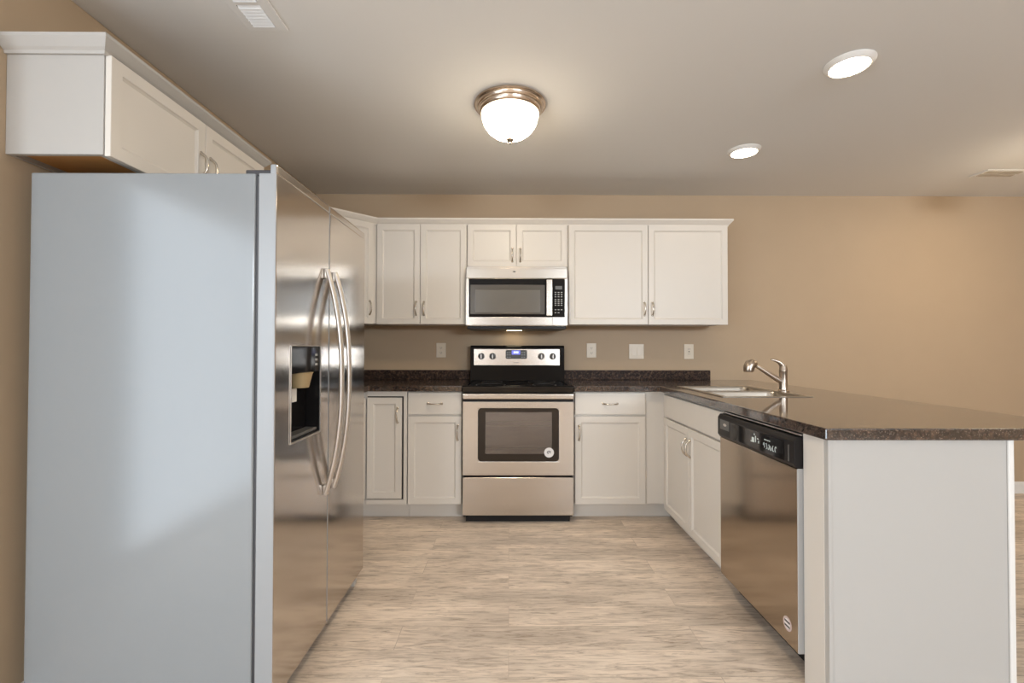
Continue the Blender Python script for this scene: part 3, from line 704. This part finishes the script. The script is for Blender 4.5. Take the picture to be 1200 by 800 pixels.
tube(bm, [(fx - .008, fy, z0 + .058), (fx - .04, fy, z0 + .076), (fx - .09, fy, z0 + .108), (fx - .135, fy, z0 + .138), (fx - .165, fy, z0 + .156)], [.0165, .016, .0145, .013, .012], 16)
sp = obj('spout', bm, 'faucet', t, True)
bm = bmesh.new()
tube(bm, [(fx - .160, fy, z0 + .157), (fx - .172, fy, z0 + .164), (fx - .185, fy, z0 + .166), (fx - .200, fy, z0 + .160), (fx - .207, fy, z0 + .145), (fx - .209, fy, z0 + .125), (fx - .209, fy, z0 + .118)], [.012, .021, .029, .032, .031, .0285, .026], 18)
obj('spray_head', bm, 'faucet', sp, True)

# ---------------------------------------------------------------- wall plates
def plate(name, label, x, z, w, h, kind):
    t = thing(name, label, 'outlet' if kind != 'blank' else 'switch', (x, BW, z - h / 2), 0, local=True)
    obj('cover_plate', box(-w / 2, w / 2, -.007, -.0008, 0, h, .003, 3), 'plate', t)
    if kind == 'duplex':
        for dz in (-.02, .02):
            r = obj('receptacle', prism(rrect(-.017, .017, h / 2 + dz - .014, h / 2 + dz + .014, .008), -.0095, -.0072, 'y'), 'plate', t)
            bm = bmesh.new()
            for sx in (-.006, .006): bx(bm, sx - .0012, sx + .0012, -.0102, -.0096, h / 2 + dz - .003, h / 2 + dz + .006)
            bx(bm, -.002, .002, -.0102, -.0096, h / 2 + dz - .010, h / 2 + dz - .006)
            obj('slots', bm, 'slot', r)
    elif kind == 'decora':
        r = obj('receptacle', box(-.0165, .0165, -.0095, -.0072, h / 2 - .033, h / 2 + .033, .001), 'plate', t)
        bm = bmesh.new()
        for dz in (-.02, .02):
            for sx in (-.006, .006): bx(bm, sx - .0012, sx + .0012, -.0102, -.0096, h / 2 + dz - .004, h / 2 + dz + .005)
        bx(bm, -.006, .006, -.0102, -.0096, h / 2 - .004, h / 2 + .004)
        obj('slots', bm, 'slot', r)
    else:
        for sx in (-.023, .023): obj('rocker', prism([(-.0072, h / 2 - .033), (-.0072, h / 2 + .033), (-.0095, h / 2 + .033), (-.0115, h / 2 - .033)], sx - .0165, sx + .0165, 'x', .001), 'plate', t)
    return t
plate('wall_outlet', 'ivory wall outlet on the backsplash wall left of the range', -.557, 1.165, .078, .118, 'duplex')
plate('wall_outlet', 'ivory wall outlet on the wall just right of the range', .674, 1.165, .078, .118, 'duplex')
plate('light_switch', 'wide ivory double switch plate between the two right-hand outlets', 1.043, 1.157, .122, .122, 'blank')
plate('wall_outlet', 'ivory wall outlet nearest the sink, under the end cabinet', 1.474, 1.157, .078, .122, 'decora')

# ---------------------------------------------------------------- ceiling fixtures
t = thing('ceiling_light', 'lit round flush-mount ceiling light with frosted bowl and nickel ring', 'ceiling light', (0.002, 2.36, CZ))
cx0, cy0 = 0.002, 2.36
obj('mounting_ring', lathe([(0, 0 - .0005), (.178, -.0005), (.184, -.004), (.185, -.012), (.180, -.017), (.173, -.018), (.171, -.026), (.167, -.031), (.160, -.032), (.158, -.042), (.154, -.050), (.149, -.053), (.146, -.050), (.146, -.02), (0, -.02)], 56, (cx0, cy0, CZ)), 'fixture', t, True)
obj('glass_shade', lathe([(.145, -.046), (.149, -.054), (.147, -.072), (.136, -.104), (.115, -.136), (.085, -.160), (.050, -.175), (.018, -.181), (0, -.182)], 56, (cx0, cy0, CZ)), 'dome_glass', t, True)
obj('finial', lathe([(0, -.1825), (.020, -.1825), (.022, -.187), (.015, -.194), (.006, -.198), (.007, -.206), (0, -.210)], 20, (cx0, cy0, CZ)), 'finial', t, True)
dup(t, (3.46, 2.76, CZ), 'second lit flush-mount ceiling light over the dining side')
def can(x, y, label):
    t = thing('recessed_light', label, 'ceiling light', (x, y, CZ))
    obj('trim_ring', lathe([(0, -.0006), (.098, -.0006), (.098, -.004), (.094, -.008), (.084, -.019), (.079, -.021), (.076, -.019), (.076, -.010), (0, -.010)], 44, (x, y, CZ)), 'trim', t, True)
    obj('lens', lathe([(0, -.011), (.0755, -.011), (.0755, -.018), (.05, -.0215), (0, -.023)], 44, (x, y, CZ)), 'can_glow', t, True)
    return t
can(1.500, 2.005, 'lit recessed ceiling light nearest the camera above the peninsula')
can(1.492, 2.900, 'lit recessed ceiling light closest to the back wall')
def register(x0, x1, y0, y1, label, bar, lm='louver'):
    t = thing('ceiling_vent', label, 'vent', ((x0 + x1) / 2, (y0 + y1) / 2, CZ))
    obj('frame', cells([x0, x0 + .028, x1 - .04, x1], [y0, y0 + .025, bar - .008, bar + .008, y1 - .025, y1], lambda u, v: not (x0 + .028 < u < x1 - .04 and (y0 + .025 < v < bar - .008 or bar + .008 < v < y1 - .025)), CZ - .007, CZ - .0005, 'z', .002), 'ceil', t)
    for ya, yb in ((y0 + .026, bar - .009), (bar + .009, y1 - .026)):
        n = 7; bm = bmesh.new(); st_ = (yb - ya) / n
        for k in range(n):
            y = ya + st_ * k + .001
            join(bm, prism([(y, CZ - .0012), (y + .0015, CZ - .0006), (y + st_ * .95, CZ - .0088), (y + st_ * .95 - .001, CZ - .0098)], x0 + .029, x1 - .041, 'x'))
        obj('louver', bm, lm, t)
    return t
register(-1.030, -.876, 1.50, 1.812, 'white ceiling register above the refrigerator at the top of the photo', 1.664)
register(3.36, 3.68, 3.19, 3.33, 'pale ceiling register at the far right near the back wall', 3.26, 'tan_louver')

for ob in bpy.data.objects:
    if ob.get('_local') is not None: del ob['_local']
